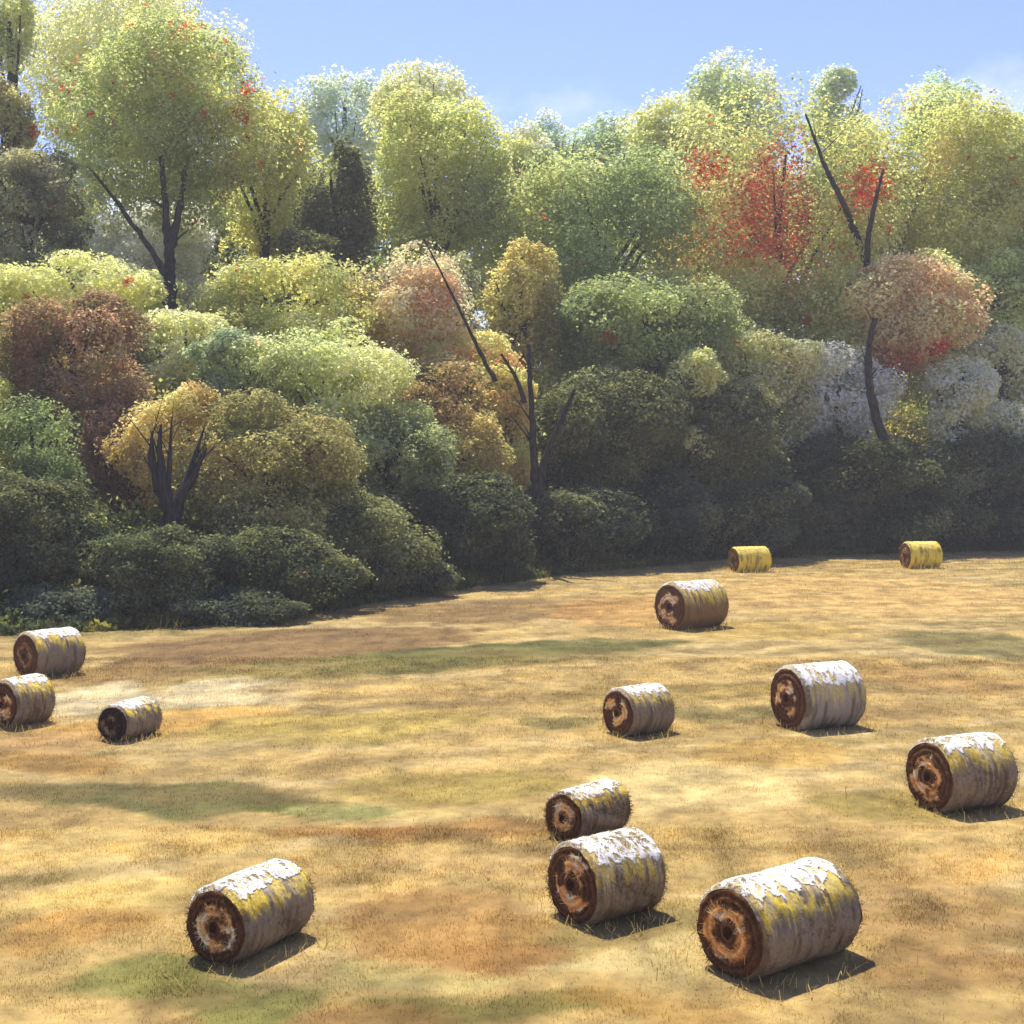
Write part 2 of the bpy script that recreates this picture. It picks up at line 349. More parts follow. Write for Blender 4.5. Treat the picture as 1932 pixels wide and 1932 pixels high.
    us = np.unique(qw); mp_ = np.zeros(2 * mt * ml, int); mp_[us] = np.arange(len(us))
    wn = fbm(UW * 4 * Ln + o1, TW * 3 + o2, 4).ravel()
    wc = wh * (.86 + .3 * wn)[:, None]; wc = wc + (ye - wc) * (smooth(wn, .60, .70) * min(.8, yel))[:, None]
    link('painted_highlight', mesh_np('painted_highlight', np.vstack([A, B])[us], mp_[qw], mats=[M_HIGHLIGHT], col=np.clip(np.vstack([wc, wc])[us], 0, .85), smooth_=False), root)
    # ends: the spiral of the rolled swath, weathered dark outside, tan inside
    nr = 40
    ev = rs.random(4); dark = k in (0, 2, 11, 12)
    for s in (-1, 1):
        rr = np.linspace(.13, 1, nr)
        Tn, Rn = np.meshgrid(th, rr)
        turns = 5.5
        ph = (Rn * turns + s * Tn / (2 * np.pi))
        rid = np.abs((ph % 1) - .5) * 2
        edge = Rr * (.90 + 0) + np.interp(Tn.ravel(), np.r_[th, 2 * np.pi], np.r_[bump[0 if s < 0 else -1], bump[0 if s < 0 else -1][0]]).reshape(Tn.shape)
        edge = edge + .004
        yy = Rn * edge * np.cos(Tn) * 1.02; zz = np.maximum(Rn * edge * np.sin(Tn), -Rr * .955)
        xx = s * (Ln / 2 + .035 * (rid - .5) + .05 * (1 - Rn ** 2) + .05 * (fbm(yy * 5 + o1, zz * 5 + o2, 3) - .5) * 1.2 - .02 * smooth(Rn, .9, 1))
        Ve = np.stack([xx, yy, zz + Rr * .96], -1).reshape(-1, 3)
        iq = np.arange(nt_ * nr).reshape(nr, nt_)
        qe = np.stack([iq[:-1], np.roll(iq, -1, 1)[:-1], np.roll(iq, -1, 1)[1:], iq[1:]], -1).reshape(-1, 4)
        if s > 0: qe = qe[:, ::-1]
        nn = fbm(yy * 4 + o2, zz * 4 + o1, 4)
        rw = Rn * (1 + .10 * np.cos(Tn + o1)) + (.40 + .25 * ev[0]) * (nn - .5)
        c = np.empty(Tn.shape + (3,)); c[:] = lin((66, 46, 36) if k == 2 else (104, 70, 42))
        r_in, r_out = .20 + .12 * ev[1], .50 + .20 * ev[2]
        tan = smooth(rw, r_in, r_in + .06) * (1 - smooth(rw, r_out, r_out + .08))
        if dark: tan = tan * .25
        tan = tan * smooth(fbm(yy * 3.4 / Rr * .6 + o1 + 7, zz * 3.4 / Rr * .6, 3), .34, .48)
        tc_ = lin((240, 200, 136)) * (1 - ev[3]) + lin((232, 172, 100)) * ev[3]
        c = c + (tc_ - c) * tan[..., None]
        pale = tan * smooth(fbm(yy * 6 / Rr * .6 + o2 + 3, zz * 6 / Rr * .6, 2), .58, .66); c = c + (lin((236, 214, 170)) - c) * pale[..., None]
        c = c * (.62 + .5 * rid)[..., None] * (.85 + .55 * nn)[..., None]
        ne = 1500 if y < 45 else 300
        ti = rs.uniform(0, 2 * np.pi, ne); ri = np.sqrt(rs.uniform(.03, 1, ne)) * .93
        jj = (ri * (nr - 1)).astype(int).clip(0, nr - 1); ji = (ti / (2 * np.pi) * nt_).astype(int) % nt_
        Pe = np.stack([xx[jj, ji], yy[jj, ji], zz[jj, ji] + Rr * .96], -1)
        Ne = np.tile([s, 0., 0.], (ne, 1))
        SV, SCl = straws_on(Pe, Ne, ne, .07 if y < 45 else .12, np.clip(c[jj, ji] * rs.uniform(.7, 1.7, ne)[:, None], 0, .9), rs)
        nv = len(Ve)
        e = link('bale_end', mesh_np('bale_end', np.vstack([Ve, SV]), np.vstack([qe, nv + np.arange(len(SV)).reshape(-1, 4)]), mats=[M_END, M_STRAW],
                 col=np.vstack([c.reshape(-1, 3), SCl]), smooth_=True, matidx=np.r_[np.zeros(len(qe)), np.ones(len(SV) // 4)]), root)
        # core: the loose dark middle the roll was started around
        nc = 10; rc = np.linspace(0.02, .15, nc); Tc, Rc = np.meshgrid(th[::3], rc)
        m3 = len(th[::3])
        yc = Rc * Rr * .93 * np.cos(Tc); zc = Rc * Rr * .93 * np.sin(Tc)
        xc = s * (Ln / 2 + .015 + .03 * (fbm(yc * 20 + o1, zc * 20, 2) - .5) - .07 * smooth(1 - Rc / .15, 0, 1) + .03)
        ic = np.arange(nc * m3).reshape(nc, m3)
        qc = np.stack([ic[:-1], np.roll(ic, -1, 1)[:-1], np.roll(ic, -1, 1)[1:], ic[1:]], -1).reshape(-1, 4)
        if s > 0: qc = qc[:, ::-1]
        cc = np.tile(lin((62, 34, 18)), (nc * m3, 1)) * rs.uniform(.7, 1.3, (nc * m3, 1))
        link('core', mesh_np('core', np.stack([xc, yc, zc + Rr * .96], -1).reshape(-1, 3), qc, mats=[M_END], col=cc, smooth_=True), e)
for k, b in enumerate(BALES): make_bale(k, *b)

# wisps of loose straw dropped round the bales
px_, py_, h_ = [], [], []
for (bx, by, Rr, Ln, *_r) in BALES:
    m_ = 420; a = rng.uniform(0, 2 * np.pi, m_); q_ = (Ln * .45 + Rr * .4) * (0.75 + np.abs(rng.normal(0, .55, m_)))
    px_.append(bx + np.cos(a) * q_); py_.append(by + np.sin(a) * q_); h_.append(rng.uniform(.06, .16, m_) * (.8 + by / 60))
px_ = np.concatenate(px_); py_ = np.concatenate(py_); h_ = np.concatenate(h_)
ls = blades(len(px_), np.stack([px_, py_, terrain(px_, py_) + .02], -1), h_, h_ * .09, 1.62, np.tile(lin((214, 184, 112)), (len(px_), 1)) * rng.uniform(.6, 1.25, (len(px_), 1)), 'loose_straw', M_STRAW)
ls['kind'] = 'stuff'; ls['label'] = 'loose straw dropped around the bales'; ls['category'] = 'straw'

# ------------------------------------------------------------------ trees and shrubs
def tube(polys):
    """tapered limbs: list of (points, radii) -> verts, quads of one mesh"""
    Vs, Fs, base = [], [], 0
    for pts, rad in polys:
        pts = np.asarray(pts, float); rad = np.asarray(rad, float)
        # resample with a smooth wobble
        t = np.r_[0, np.cumsum(np.linalg.norm(np.diff(pts, axis=0), axis=1))]; m = max(6, int(t[-1] / .35))
        tt = np.linspace(0, t[-1], m)
        p = np.stack([np.interp(tt, t, pts[:, i]) for i in range(3)], -1); r = np.interp(tt, t, rad)
        for _ in range(3): p[1:-1] = (p[:-2] + 2 * p[1:-1] + p[2:]) / 4
        p[1:-1] += rng.normal(size=(m - 2, 3)) * (r[1:-1, None] * .12)
        d = np.gradient(p, axis=0); d /= np.linalg.norm(d, axis=1)[:, None] + 1e-9
        a = np.cross(d, [0.31, .9, .21]); a /= np.linalg.norm(a, axis=1)[:, None] + 1e-9; b = np.cross(d, a)
        th = np.linspace(0, 2 * np.pi, 9, endpoint=False)
        rr = r[:, None] * (1 + .12 * rng.normal(size=(m, 9)))
        ring = p[:, None] + rr[..., None] * (np.cos(th)[None, :, None] * a[:, None] + np.sin(th)[None, :, None] * b[:, None])
        Vs.append(ring.reshape(-1, 3)); ii = base + np.arange(m * 9).reshape(m, 9)
        Fs.append(np.stack([ii[:-1], np.roll(ii, -1, 1)[:-1], np.roll(ii, -1, 1)[1:], ii[1:]], -1).reshape(-1, 4)); base += m * 9
    return np.vstack(Vs), np.vstack(Fs)

LEAF_GAIN = 1.85
DESAT = 0.33
def crown(c, rad, cols, leaf, cover, seed, flecks=0, fleck_col=(170, 60, 40), washes=(), rough=1.0, lobes=None, skirt=0.0, pure=False):
    """leaf clumps spread through a crown of many lobes.  c centre, rad half sizes.  returns verts, quads, tones"""
    rs = np.random.default_rng(seed); c = np.asarray(c, float); rad = np.asarray(rad, float)
    nl = lobes or int(np.clip(10 + 1.3 * rad.mean() ** 1.5, 10, 46))
    d = rs.normal(size=(nl, 3)); d[:, 2] = d[:, 2] * .9 + .15; d /= np.linalg.norm(d, axis=1)[:, None]
    lr = rs.uniform(.20, .44, nl) ; lc = d * (1.0 - lr * 0.92)[:, None] * rs.uniform(.80, 1.10, nl)[:, None]
    # a central mass keeps the crown whole
    if skirt > .05:                                                    # lower boughs hanging towards the ground
        ns = int(6 + 10 * skirt); zz = rs.uniform(-.7 - skirt, -.45, ns); a = rs.uniform(0, 2 * np.pi, ns)
        lc = np.vstack([lc, np.stack([np.cos(a) * .58, np.sin(a) * .58, zz], -1) * rs.uniform(.7, 1.15, (ns, 1)) ** [[1, 1, 0]]]); lr = np.r_[lr, rs.uniform(.26, .42, ns)]; nl += ns
    lc = np.vstack([lc, [[0, 0, 0]]]); lr = np.r_[lr, .74]; nl += 1
    area = lr ** 2; area[-1] *= .6
    surf = 4 * np.pi * ((rad[0] * rad[2]) ** 1.6 / 3 + (rad[0] * rad[1]) ** 1.6 / 3 + (rad[1] * rad[2]) ** 1.6 / 3) ** (1 / 1.6)
    n = int(min(75000, 1.3 * cover * (1 + .45 * skirt) * surf / (leaf * leaf * .32)))
    li = rs.choice(nl, n, p=area / area.sum())
    dd = rs.normal(size=(n, 3)); dd /= np.linalg.norm(dd, axis=1)[:, None]
    sh = np.where(rs.random(n) < .72, rs.uniform(.86, 1.03, n), np.where(rs.random(n) < .3, rs.uniform(1.0, 1.30, n), rs.uniform(.45, 1.1, n)))
    rel = lc[li] + dd * (lr[li] * sh)[:, None]
    rel *= (1 + .13 * rough * (fbm(rel[:, 0] * 3 + seed, rel[:, 2] * 3 + rel[:, 1] * 2, 3) - .5))[:, None]
    P = c + rel * rad
    k = P[:, 2] > terrain(P[:, 0], P[:, 1]) + .02
    cs = .75 + .10 * rad.mean()                                          # sprays of leaves with gaps between them
    gap_ = fbm(P[:, 0] / cs + P[:, 1] * .61 / cs + seed, P[:, 2] * 1.25 / cs + P[:, 1] * .43 / cs, 3)
    k &= (gap_ > .40 + .10 * ((rel ** 2).sum(1) > .8)) | (rs.random(n) < .22)
    P, rel, dd, li = P[k], rel[k], dd[k], li[k]; n = len(P)
    # colour of the leaves: washes of the given hues over the crown, every clump and every leaf a little different
    cols = [lin(q) for q in cols]
    f = fbm(rel[:, 0] * 1.7 + seed * 3.1, rel[:, 2] * 1.7 + seed * 1.7 + rel[:, 1], 3); f = np.clip((f - .28) / .44, 0, .999) * (len(cols) - 1 + 1e-6)
    i0 = np.floor(f).astype(int).clip(0, len(cols) - 1); i1 = (i0 + 1).clip(0, len(cols) - 1); fr = smooth(f - i0, .25, .75)
    cols = np.array(cols); tone = cols[i0] * (1 - fr)[:, None] + cols[i1] * fr[:, None]
    for (wx, wz, wr, wh, wc, ws) in washes:
        q = np.sqrt(((rel[:, 0] - wx) / wr) ** 2 + ((rel[:, 2] - wz) / wh) ** 2) + .9 * (fbm(rel[:, 0] * 6 + 9, rel[:, 2] * 6 + rel[:, 1] * 3, 3) - .5)
        kk = rs.random(n) < ws * smooth(1.15 - q, 0, .35)
        tone[kk] = lin(wc)
    outer = np.flatnonzero((rel ** 2).sum(1) > .62)
    for j in range(flecks):                                          # sprays of turned leaves
        s0 = outer[rs.integers(len(outer))]; rr_ = rs.choice([.14, .24, .36, .55], p=[.5, .3, .14, .06]) * (leaf / .3)
        kk = ((P - P[s0]) ** 2).sum(1) < rr_ ** 2 * 1.6
        tone[kk] = lin(fleck_col)
    wv = fbm(P[:, 0] * .16 + P[:, 1] * .11, P[:, 2] * .2 + P[:, 1] * .05, 4)      # neighbours grow into each other
    mixc = np.where((wv > .5)[:, None], lin((178, 180, 98)), lin((128, 132, 70)))
    tone = np.where((rs.random(n) < (.12 if pure else .72) * smooth(np.abs(wv - .5), .03, .16))[:, None], tone * .45 + mixc * .55 * (.35 + tone.mean() / mixc.mean() * .65), tone)
    lv = rs.uniform(.84, 1.18, nl); tone = tone * (lv[li] * rs.uniform(.84, 1.18, n))[:, None] * LEAF_GAIN
    lum = tone @ np.array([.25, .65, .10]); tone = tone + (lum[:, None] - tone) * (DESAT * np.where(tone[:, 0] > 3.0 * tone[:, 1], .25, 1.0))[:, None]
    tone = np.clip(tone * np.array([1.03, 1.0, .86]), 0.005, .85)
    # each leaf clump: a small pointed quad, roughly facing out of its lobe
    nr = dd * .7 + rs.normal(size=(n, 3)) * .5 + np.array([0, 0, .75]); nr /= np.linalg.norm(nr, axis=1)[:, None]
    a = np.cross(nr, rs.normal(size=(n, 3))); a /= np.linalg.norm(a, axis=1)[:, None] + 1e-9; b = np.cross(nr, a)
    s = leaf * rs.uniform(.6, 1.3, n)[:, None]
    V = np.stack([P - a * s * .5, P + b * s * .32 - a * s * .05, P + a * s * .5 - nr * s * .1, P - b * s * .32 - a * s * .05], 1).reshape(-1, 3)
    return V, np.arange(n * 4).reshape(-1, 4), np.repeat(tone, 4, 0)

YG, OG, GR, DK, DK2 = (178, 182, 90), (150, 158, 78), (118, 138, 74), (86, 92, 50), (70, 78, 46)
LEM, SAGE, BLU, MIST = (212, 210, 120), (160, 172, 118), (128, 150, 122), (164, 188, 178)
OCHR, RUST, REDB, PEACH, ORNG, GREY = (192, 164, 90), (156, 120, 86), (150, 128, 92), (208, 146, 112), (214, 164, 98), (178, 180, 166)
RED = (172, 74, 54)
DS = 1.13
NT = 'trees and shrubs of the wooded hillside'
FLORA = []
def flora(name, cat, label, cx, cy, rx, ry, d, cols, limbs=None, depth=.8, cover=2.3, leaf=None, trunk=True, foot=None, **kw):
    FLORA.append(1); seed = len(FLORA)
    Y = d * DS
    c = at(cx, cy, Y); s = Y / F
    rad = np.array([rx * s, max(rx * s * depth, .8), ry * s])
    fx, fy = c[0], c[1]
    if foot is not None: fx = at(foot, 0, Y)[0]
    fz = float(terrain(fx, fy))
    root = thing(name, label, cat, (fx, fy, fz), NT)
    off = np.array([fx, fy, fz])
    gap = (c[2] - rad[2] - fz) / rad[2]
    if 'skirt' not in kw: kw['skirt'] = 0.0 if limbs else float(np.clip(gap * .85, 0, 1.6))
    lf = leaf or float(np.clip(.0029 * Y, .13, .40))
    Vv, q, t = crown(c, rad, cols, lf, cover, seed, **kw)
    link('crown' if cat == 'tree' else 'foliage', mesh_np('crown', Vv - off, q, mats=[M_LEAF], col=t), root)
    polys = []
    if limbs:
        for pts, r0, r1, dy in limbs:
            P = np.array([at(px, py, Y + e) for (px, py), e in zip(pts, dy if isinstance(dy, tuple) else (dy,) * len(pts))])
            polys.append((P, np.linspace(r0, r1, len(P)) * s))
            rt = np.random.default_rng(seed * 7 + len(polys))
            for j in range(5):                                       # side twigs
                q_ = rt.uniform(.45, .97) * (len(P) - 1); i_ = int(q_); b0 = P[i_] + (P[min(i_ + 1, len(P) - 1)] - P[i_]) * (q_ - i_)
                dv = P[min(i_ + 1, len(P) - 1)] - P[max(i_ - 1, 0)]; dv /= np.linalg.norm(dv) + 1e-9
                dv = dv + rt.normal(size=3) * np.array([.8, .4, .3]) + [0, 0, .25]; ln_ = rt.uniform(.5, 1.5)
                rb = max(.012, (r0 + (r1 - r0) * q_ / (len(P) - 1)) * s * .35)
                polys.append((np.array([b0, b0 + dv * ln_ * .5 + [0, 0, .05], b0 + dv * ln_]), np.array([rb, rb * .6, .006])))
    elif trunk:
        h = max(c[2] - fz, .6); r0 = float(np.clip(.022 * (h + rad[2]), .05, .42))
        rs = np.random.default_rng(seed)
        top = c + np.array([rs.normal() * .08 * rad[0], 0, rad[2] * .45])
        polys.append((np.array([(fx, fy, fz - .25), (fx + rs.normal() * .2, fy, fz + h * .5), c, top]), np.array([r0 * 1.25, r0 * .8, r0 * .55, r0 * .2])))
        for j in range(5):
            a = rs.uniform(0, 2 * np.pi); e = c + np.array([np.cos(a) * rad[0] * .62, np.sin(a) * rad[1] * .62, rs.uniform(.0, .5) * rad[2]])
            b0 = np.array([fx, fy, fz]) + (c - np.array([fx, fy, fz])) * rs.uniform(.45, .85)
            polys.append((np.array([b0, (b0 + e) / 2 + [0, 0, .08 * rad[2]], e]), np.array([r0 * .5, r0 * .3, r0 * .1])))
    if polys:
        tv, tf = tube(polys)
        link('trunk' if cat == 'tree' else 'stem', mesh_np('trunk', tv - off, tf, mats=[M_BARK], smooth_=True), root)
    return root
def tree(*a, **k): return flora('broadleaf_tree', 'tree', *a, **k)
def shrub(*a, **k): return flora('shrub', 'shrub', *a, **k)

# --- far row on the brow of the hill, distance haze painted into its misty leaf tones
tree('lemon yellow tree rising behind the big rounded tree at top left', 235, 105, 235, 175, 104, [LEM, (226, 214, 132), YG], flecks=70, fleck_col=(206, 130, 84))
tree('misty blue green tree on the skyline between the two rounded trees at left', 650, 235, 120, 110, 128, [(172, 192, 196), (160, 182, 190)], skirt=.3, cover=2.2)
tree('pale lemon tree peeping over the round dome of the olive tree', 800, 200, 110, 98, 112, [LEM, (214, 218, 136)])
tree('small cream tree added for the glow of cloud right of the olive dome', 985, 310, 78, 85, 116, [(218, 216, 164), (206, 206, 150)])  # pale crown added in place of bright cloud
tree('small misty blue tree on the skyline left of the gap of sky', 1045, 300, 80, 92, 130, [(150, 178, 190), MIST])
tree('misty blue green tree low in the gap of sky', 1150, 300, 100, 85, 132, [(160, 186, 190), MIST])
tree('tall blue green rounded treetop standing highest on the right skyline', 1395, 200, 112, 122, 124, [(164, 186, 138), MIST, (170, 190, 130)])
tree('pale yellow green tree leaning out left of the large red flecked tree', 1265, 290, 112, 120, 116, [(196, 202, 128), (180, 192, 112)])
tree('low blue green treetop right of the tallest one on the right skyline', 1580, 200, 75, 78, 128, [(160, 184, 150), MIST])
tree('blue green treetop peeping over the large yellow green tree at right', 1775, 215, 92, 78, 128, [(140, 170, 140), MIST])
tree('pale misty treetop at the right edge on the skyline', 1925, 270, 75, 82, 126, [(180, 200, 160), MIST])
# --- upper slope
tree('dark olive tree in the top left corner', 18, 40, 58, 85, 92, [(176, 184, 112), (160, 170, 100)], skirt=.2)
tree('brownish olive tree at the left edge under the corner tree', 12, 230, 62, 105, 88, [(176, 170, 100), (160, 150, 88)], flecks=8)
tree('grey green tree at the left edge beside the forked trunk', 62, 352, 118, 76, 80, [(136, 138, 104), (104, 112, 80), (150, 146, 118)], flecks=6)
shrub('silvery grey shrub standing in for the gap of sky behind the forked trunk of the big tree', 290, 450, 125, 85, 92, [(216, 222, 224), (204, 212, 214)], trunk=False, pure=True)  # added shrub, its pale leaves stand for sky showing through
shrub('pale lemon shrub behind the leaning limb at left', 150, 345, 75, 70, 94, [(230, 222, 150), (220, 216, 140)], trunk=False)
tree('big rounded green tree at upper left with dark forked trunk and red flecks', 305, 232, 265, 205, 84, [(120, 142, 86), (140, 154, 88), (164, 174, 98), (134, 150, 92), (122, 144, 94)], flecks=130, rough=.7,
     washes=[(.75, .1, .35, .8, (188, 180, 80), .55), (-.7, .55, .25, .3, (150, 92, 60), .5)], depth=.7,
     limbs=[([(322, 600), (318, 540), (320, 480), (332, 425), (343, 370), (352, 300)], 14, 3, -3), ([(321, 490), (314, 430), (311, 360), (300, 280)], 9, 3, -3),
            ([(312, 520), (290, 478), (245, 415), (205, 360), (170, 318)], 6.5, 2, -4), ([(340, 330), (420, 240)], 6, 2, 0), ([(300, 300), (240, 210)], 6, 2, 0)], foot=322)
tree('yellow tree leaning against the right side of the big rounded tree', 505, 330, 110, 165, 89, [(194, 190, 92), (204, 186, 84), YG], flecks=14, fleck_col=(206, 140, 50))
tree('narrow dark olive tree between the two rounded trees at left', 640, 385, 86, 122, 82, [(92, 98, 58), DK, (104, 108, 64)], cover=2.6, skirt=.2)
shrub('dark olive shrub at the foot of the narrow dark tree', 580, 470, 62, 48, 79, [(104, 106, 58), DK])
tree('olive yellow tree with a smooth round dome on the left skyline', 822, 320, 158, 172, 96, [(166, 176, 88), (178, 182, 92), OG, SAGE], rough=.5, skirt=.4, flecks=10, fleck_col=(196, 150, 56))
tree('large mid green tree in the middle of the slope', 1128, 450, 232, 200, 93, [(124, 144, 84), (132, 152, 90), OG, (112, 134, 78)], flecks=90)
tree('giant olive tree on the right covered with clusters of red leaves', 1470, 410, 285, 262, 101, [OG, (156, 166, 80), YG, (130, 146, 76)], flecks=170, rough=.8,
     washes=[(-.12, -.05, .26, .38, (162, 72, 52), .9), (-.02, .36, .16, .17, (172, 60, 44), .95), (-.54, .28, .13, .14, (172, 52, 40), .95), (.50, .15, .14, .16, (188, 62, 46), .95), (-.25, -.4, .6, .35, (176, 92, 66), .2), (-.5, .0, .35, .4, (172, 90, 62), .2)])
tree('large yellow green tree at right with two dark limbs showing', 1775, 380, 235, 235, 106, [YG, (160, 170, 76), (186, 182, 84), OG, (200, 172, 92)], flecks=70, rough=.8,
     limbs=[([(1655, 800), (1650, 640), (1642, 545), (1636, 505), (1638, 440), (1652, 380), (1666, 320)], 10, 2, (0, -2, -6, -13, -15, -15, -14)), ([(1648, 620), (1625, 470), (1592, 385), (1550, 300), (1520, 215)], 8, 1.5, (-2, -8, -15.5, -16, -15)), ([(1650, 640), (1700, 460), (1760, 300)], 9, 3, (-2, 0, 0))], foot=1655)
tree('soft green tree at the right edge below the large yellow green tree', 1880, 560, 92, 92, 98, [(158, 176, 98), (146, 164, 92)])
# --- middle of the slope
tree('ochre tree in the middle between pink shrub and mid green tree', 985, 560, 89, 123, 85, [(178, 156, 70), (188, 166, 80), (150, 146, 72)], flecks=10)
shrub('pink and peach shrub with a dark limb leaning across it', 752, 580, 156, 118, 78, cols=[(216, 160, 132), (220, 170, 142), (212, 150, 118)], pure=True, flecks=3, fleck_col=(214, 140, 90),
      limbs=[([(935, 720), (918, 690), (885, 622), (850, 548), (800, 452)], 4.5, 1.2, -8)], foot=935)
shrub('grey shrub behind the leaning limb', 862, 540, 51, 66, 84, [(146, 148, 124), (120, 128, 104)])
shrub('bright orange shrub below the leaning limb', 885, 682, 120, 68, 77, cols=[ORNG, (230, 174, 96), (216, 140, 66)], pure=True,
      limbs=[([(990, 760), (975, 712), (945, 668)], 5, 2, -5)], foot=985)
shrub('amber shrub to the left of the tall bare trunk', 955, 762, 69, 77, 75, cols=[(222, 172, 76), (206, 160, 66)], pure=True)
shrub('brown ochre shrub under the orange shrub', 815, 735, 134, 68, 73, [(172, 136, 74), (158, 130, 70), (182, 146, 82)])
tree('dark green tree on the slope under the large mid green tree', 1215, 610, 207, 104, 86, [(150, 164, 100), (134, 150, 88), (124, 142, 84)], flecks=24)
shrub('pale green shrub beside the cream shrub above the dark thicket', 1308, 712, 69, 59, 82, [(192, 194, 118), (180, 186, 108)])
shrub('cream grey shrub under the red flecked giant tree', 1430, 690, 134, 68, 90, [(202, 194, 150), (176, 176, 128), (214, 204, 160)], flecks=18)
tree('coral and peach tree at right with a slim bent trunk', 1715, 590, 151, 123, 94, cols=[(216, 156, 124), (218, 160, 120), (204, 166, 108)], pure=True, flecks=14,
     washes=[(-.4, -.75, .5, .22, (214, 110, 84), .7), (.3, -.55, .14, .14, (200, 60, 48), .9)],
     limbs=[([(1668, 830), (1655, 790), (1640, 735), (1638, 655), (1650, 600)], 9, 5, -9)], foot=1668)
shrub('silvery grey shrub to the left of the slim bent trunk', 1585, 728, 120, 101, 91, cols=[(222, 218, 206), (196, 196, 190), (226, 220, 202)], pure=True, flecks=6)
shrub('cream shrub at the right edge beside the coral tree', 1890, 690, 89, 79, 96, [(226, 212, 172), (212, 200, 154)])
shrub('blue grey shrub to the right of the slim bent trunk', 1810, 735, 80, 74, 91, [(176, 184, 162), (190, 194, 176)])
shrub('white grey shrub at the right edge above the dark thicket', 1905, 795, 73, 52, 93, [(200, 204, 190), (180, 188, 170)])
tree('yellow green tree on the left slope below the forked trunk', 140, 540, 185, 72, 73, [(204, 198, 112), (190, 190, 104), YG], flecks=45)
tree('yellow green tree in the middle of the left slope right of the forked trunk', 548, 575, 190, 112, 75, [(178, 180, 94), (196, 190, 106), OG, (190, 172, 80)], flecks=20)
shrub('pale lemon shrub right of the reddish brown tree', 350, 640, 117, 68, 70, [(204, 204, 124), (186, 194, 118)], flecks=5)
shrub('blue green shrub among the pale shrubs of the left slope', 445, 682, 103, 70, 67, [BLU, (140, 156, 118), (118, 140, 112)])
tree('sage green tree left of the brown ochre shrub', 605, 725, 192, 123, 67, [(170, 182, 120), SAGE, (184, 190, 126)], flecks=6)
tree('reddish brown tree at the left edge of the wood', 140, 672, 159, 151, 64, cols=[REDB, RUST, (112, 98, 58), (146, 108, 66)], pure=True, flecks=6, cover=2.6)
shrub('rust red shrub below the reddish brown tree', 205, 868, 91, 123, 61, cols=[(144, 98, 58), RUST, (126, 84, 54)], pure=True, washes=[(.55, -.8, .4, .3, (140, 52, 44), .8)])
tree('golden ochre tree with a thick black forked trunk at lower left', 345, 842, 143, 129, 60, cols=[OCHR, (192, 164, 88), (168, 148, 76)], pure=True,
     limbs=[([(322, 1045), (320, 985), (314, 950), (294, 900), (283, 850), (288, 812)], 20, 1.5, -4), ([(316, 965), (304, 890), (300, 840), (304, 800)], 11, 1.5, -4.2), ([(318, 965), (318, 890), (324, 790)], 8, 1, -4.1),
            ([(322, 1000), (342, 935), (362, 880), (386, 805)], 13, 1.5, -4.1), ([(340, 945), (372, 888), (390, 845)], 9, 1.5, -4.3)], foot=322)
tree('olive brown tree right of the thick black forked trunk', 500, 885, 192, 145, 59, [(146, 138, 68), (130, 126, 62), (162, 152, 82)], flecks=5, fleck_col=(176, 134, 50))
tree('sage tree standing left of the slim grey trunks in the middle', 728, 860, 132, 118, 66, [(136, 148, 96), (150, 160, 106), (112, 124, 78)])
shrub('mustard shrub beside the foot of the slim grey trunks', 885, 850, 94, 79, 71, [(192, 170, 84), (176, 160, 80), (150, 140, 72)])
tree('small green tree at the left edge above the dark thicket', 62, 840, 120, 103, 56, [(104, 124, 74), GR, (90, 108, 64)], flecks=3, fleck_col=(130, 66, 54))
# --- thicket along the edge of the field
tree('dark olive tree in the middle with slim grey trunks in front', 1130, 815, 188, 128, 80, [(106, 112, 60), (92, 98, 52), (116, 122, 66)], cover=2.8, flecks=5, fleck_col=(130, 104, 40),
     limbs=[([(1012, 940), (1008, 880), (1004, 780), (997, 650)], 9, 3, -9), ([(1014, 940), (1020, 890), (1050, 815), (1084, 735)], 10, 3, -9)], foot=1014)
tree('dark green tree above the yellow bale on the left', 1345, 835, 162, 128, 84, [(98, 106, 60), (106, 112, 66), (84, 92, 52)], cover=2.8, flecks=6, fleck_col=(120, 60, 50))
tree('dark rounded tree at right under the slim bent trunk', 1630, 905, 194, 98, 88, [(74, 84, 44), (64, 74, 40), (90, 98, 52)], cover=3, flecks=2, fleck_col=(130, 40, 36))
tree('dark tree at the right edge of the thicket', 1860, 890, 139, 90, 91, [(70, 80, 46), (82, 90, 56), (58, 68, 42)], cover=3)
shrub('dark shrub at the left edge behind the upper left bale', 50, 1010, 177, 118, 52.5, [(74, 90, 56), DK, (64, 78, 52)], cover=2.8)
shrub('dark green shrub below the thick black forked trunk', 300, 1075, 165, 100, 52, [(70, 82, 50), (82, 92, 54), (62, 74, 52)], cover=2.8)
shrub('dark olive shrub along the field left of the middle', 520, 1065, 177, 95, 54.5, [(78, 86, 46), (92, 98, 52), (68, 80, 50)], cover=2.8, flecks=4, fleck_col=(130, 104, 40))
shrub('olive shrub with pale leaves along the field', 690, 1010, 147, 88, 60, [(104, 112, 66), (86, 94, 54), (124, 130, 84)], cover=2.6)
shrub('dark blue green shrub under the mustard shrub', 880, 985, 153, 98, 67, [(70, 82, 56), (82, 92, 58), (60, 72, 54)], cover=2.8)
shrub('dark slate green shrub at the field edge in the middle', 1070, 990, 153, 80, 74, [(62, 72, 56), (76, 86, 58), (56, 66, 54)], cover=2.8)
shrub('dark slate shrub left of the yellow bales', 1250, 975, 135, 82, 80, [(60, 70, 52), (78, 86, 62), (90, 98, 76)], cover=2.8)
shrub('grey green shrub behind the left yellow bale', 1420, 965, 123, 78, 84, [(104, 112, 84), (88, 98, 72), (74, 82, 60)], cover=2.8)
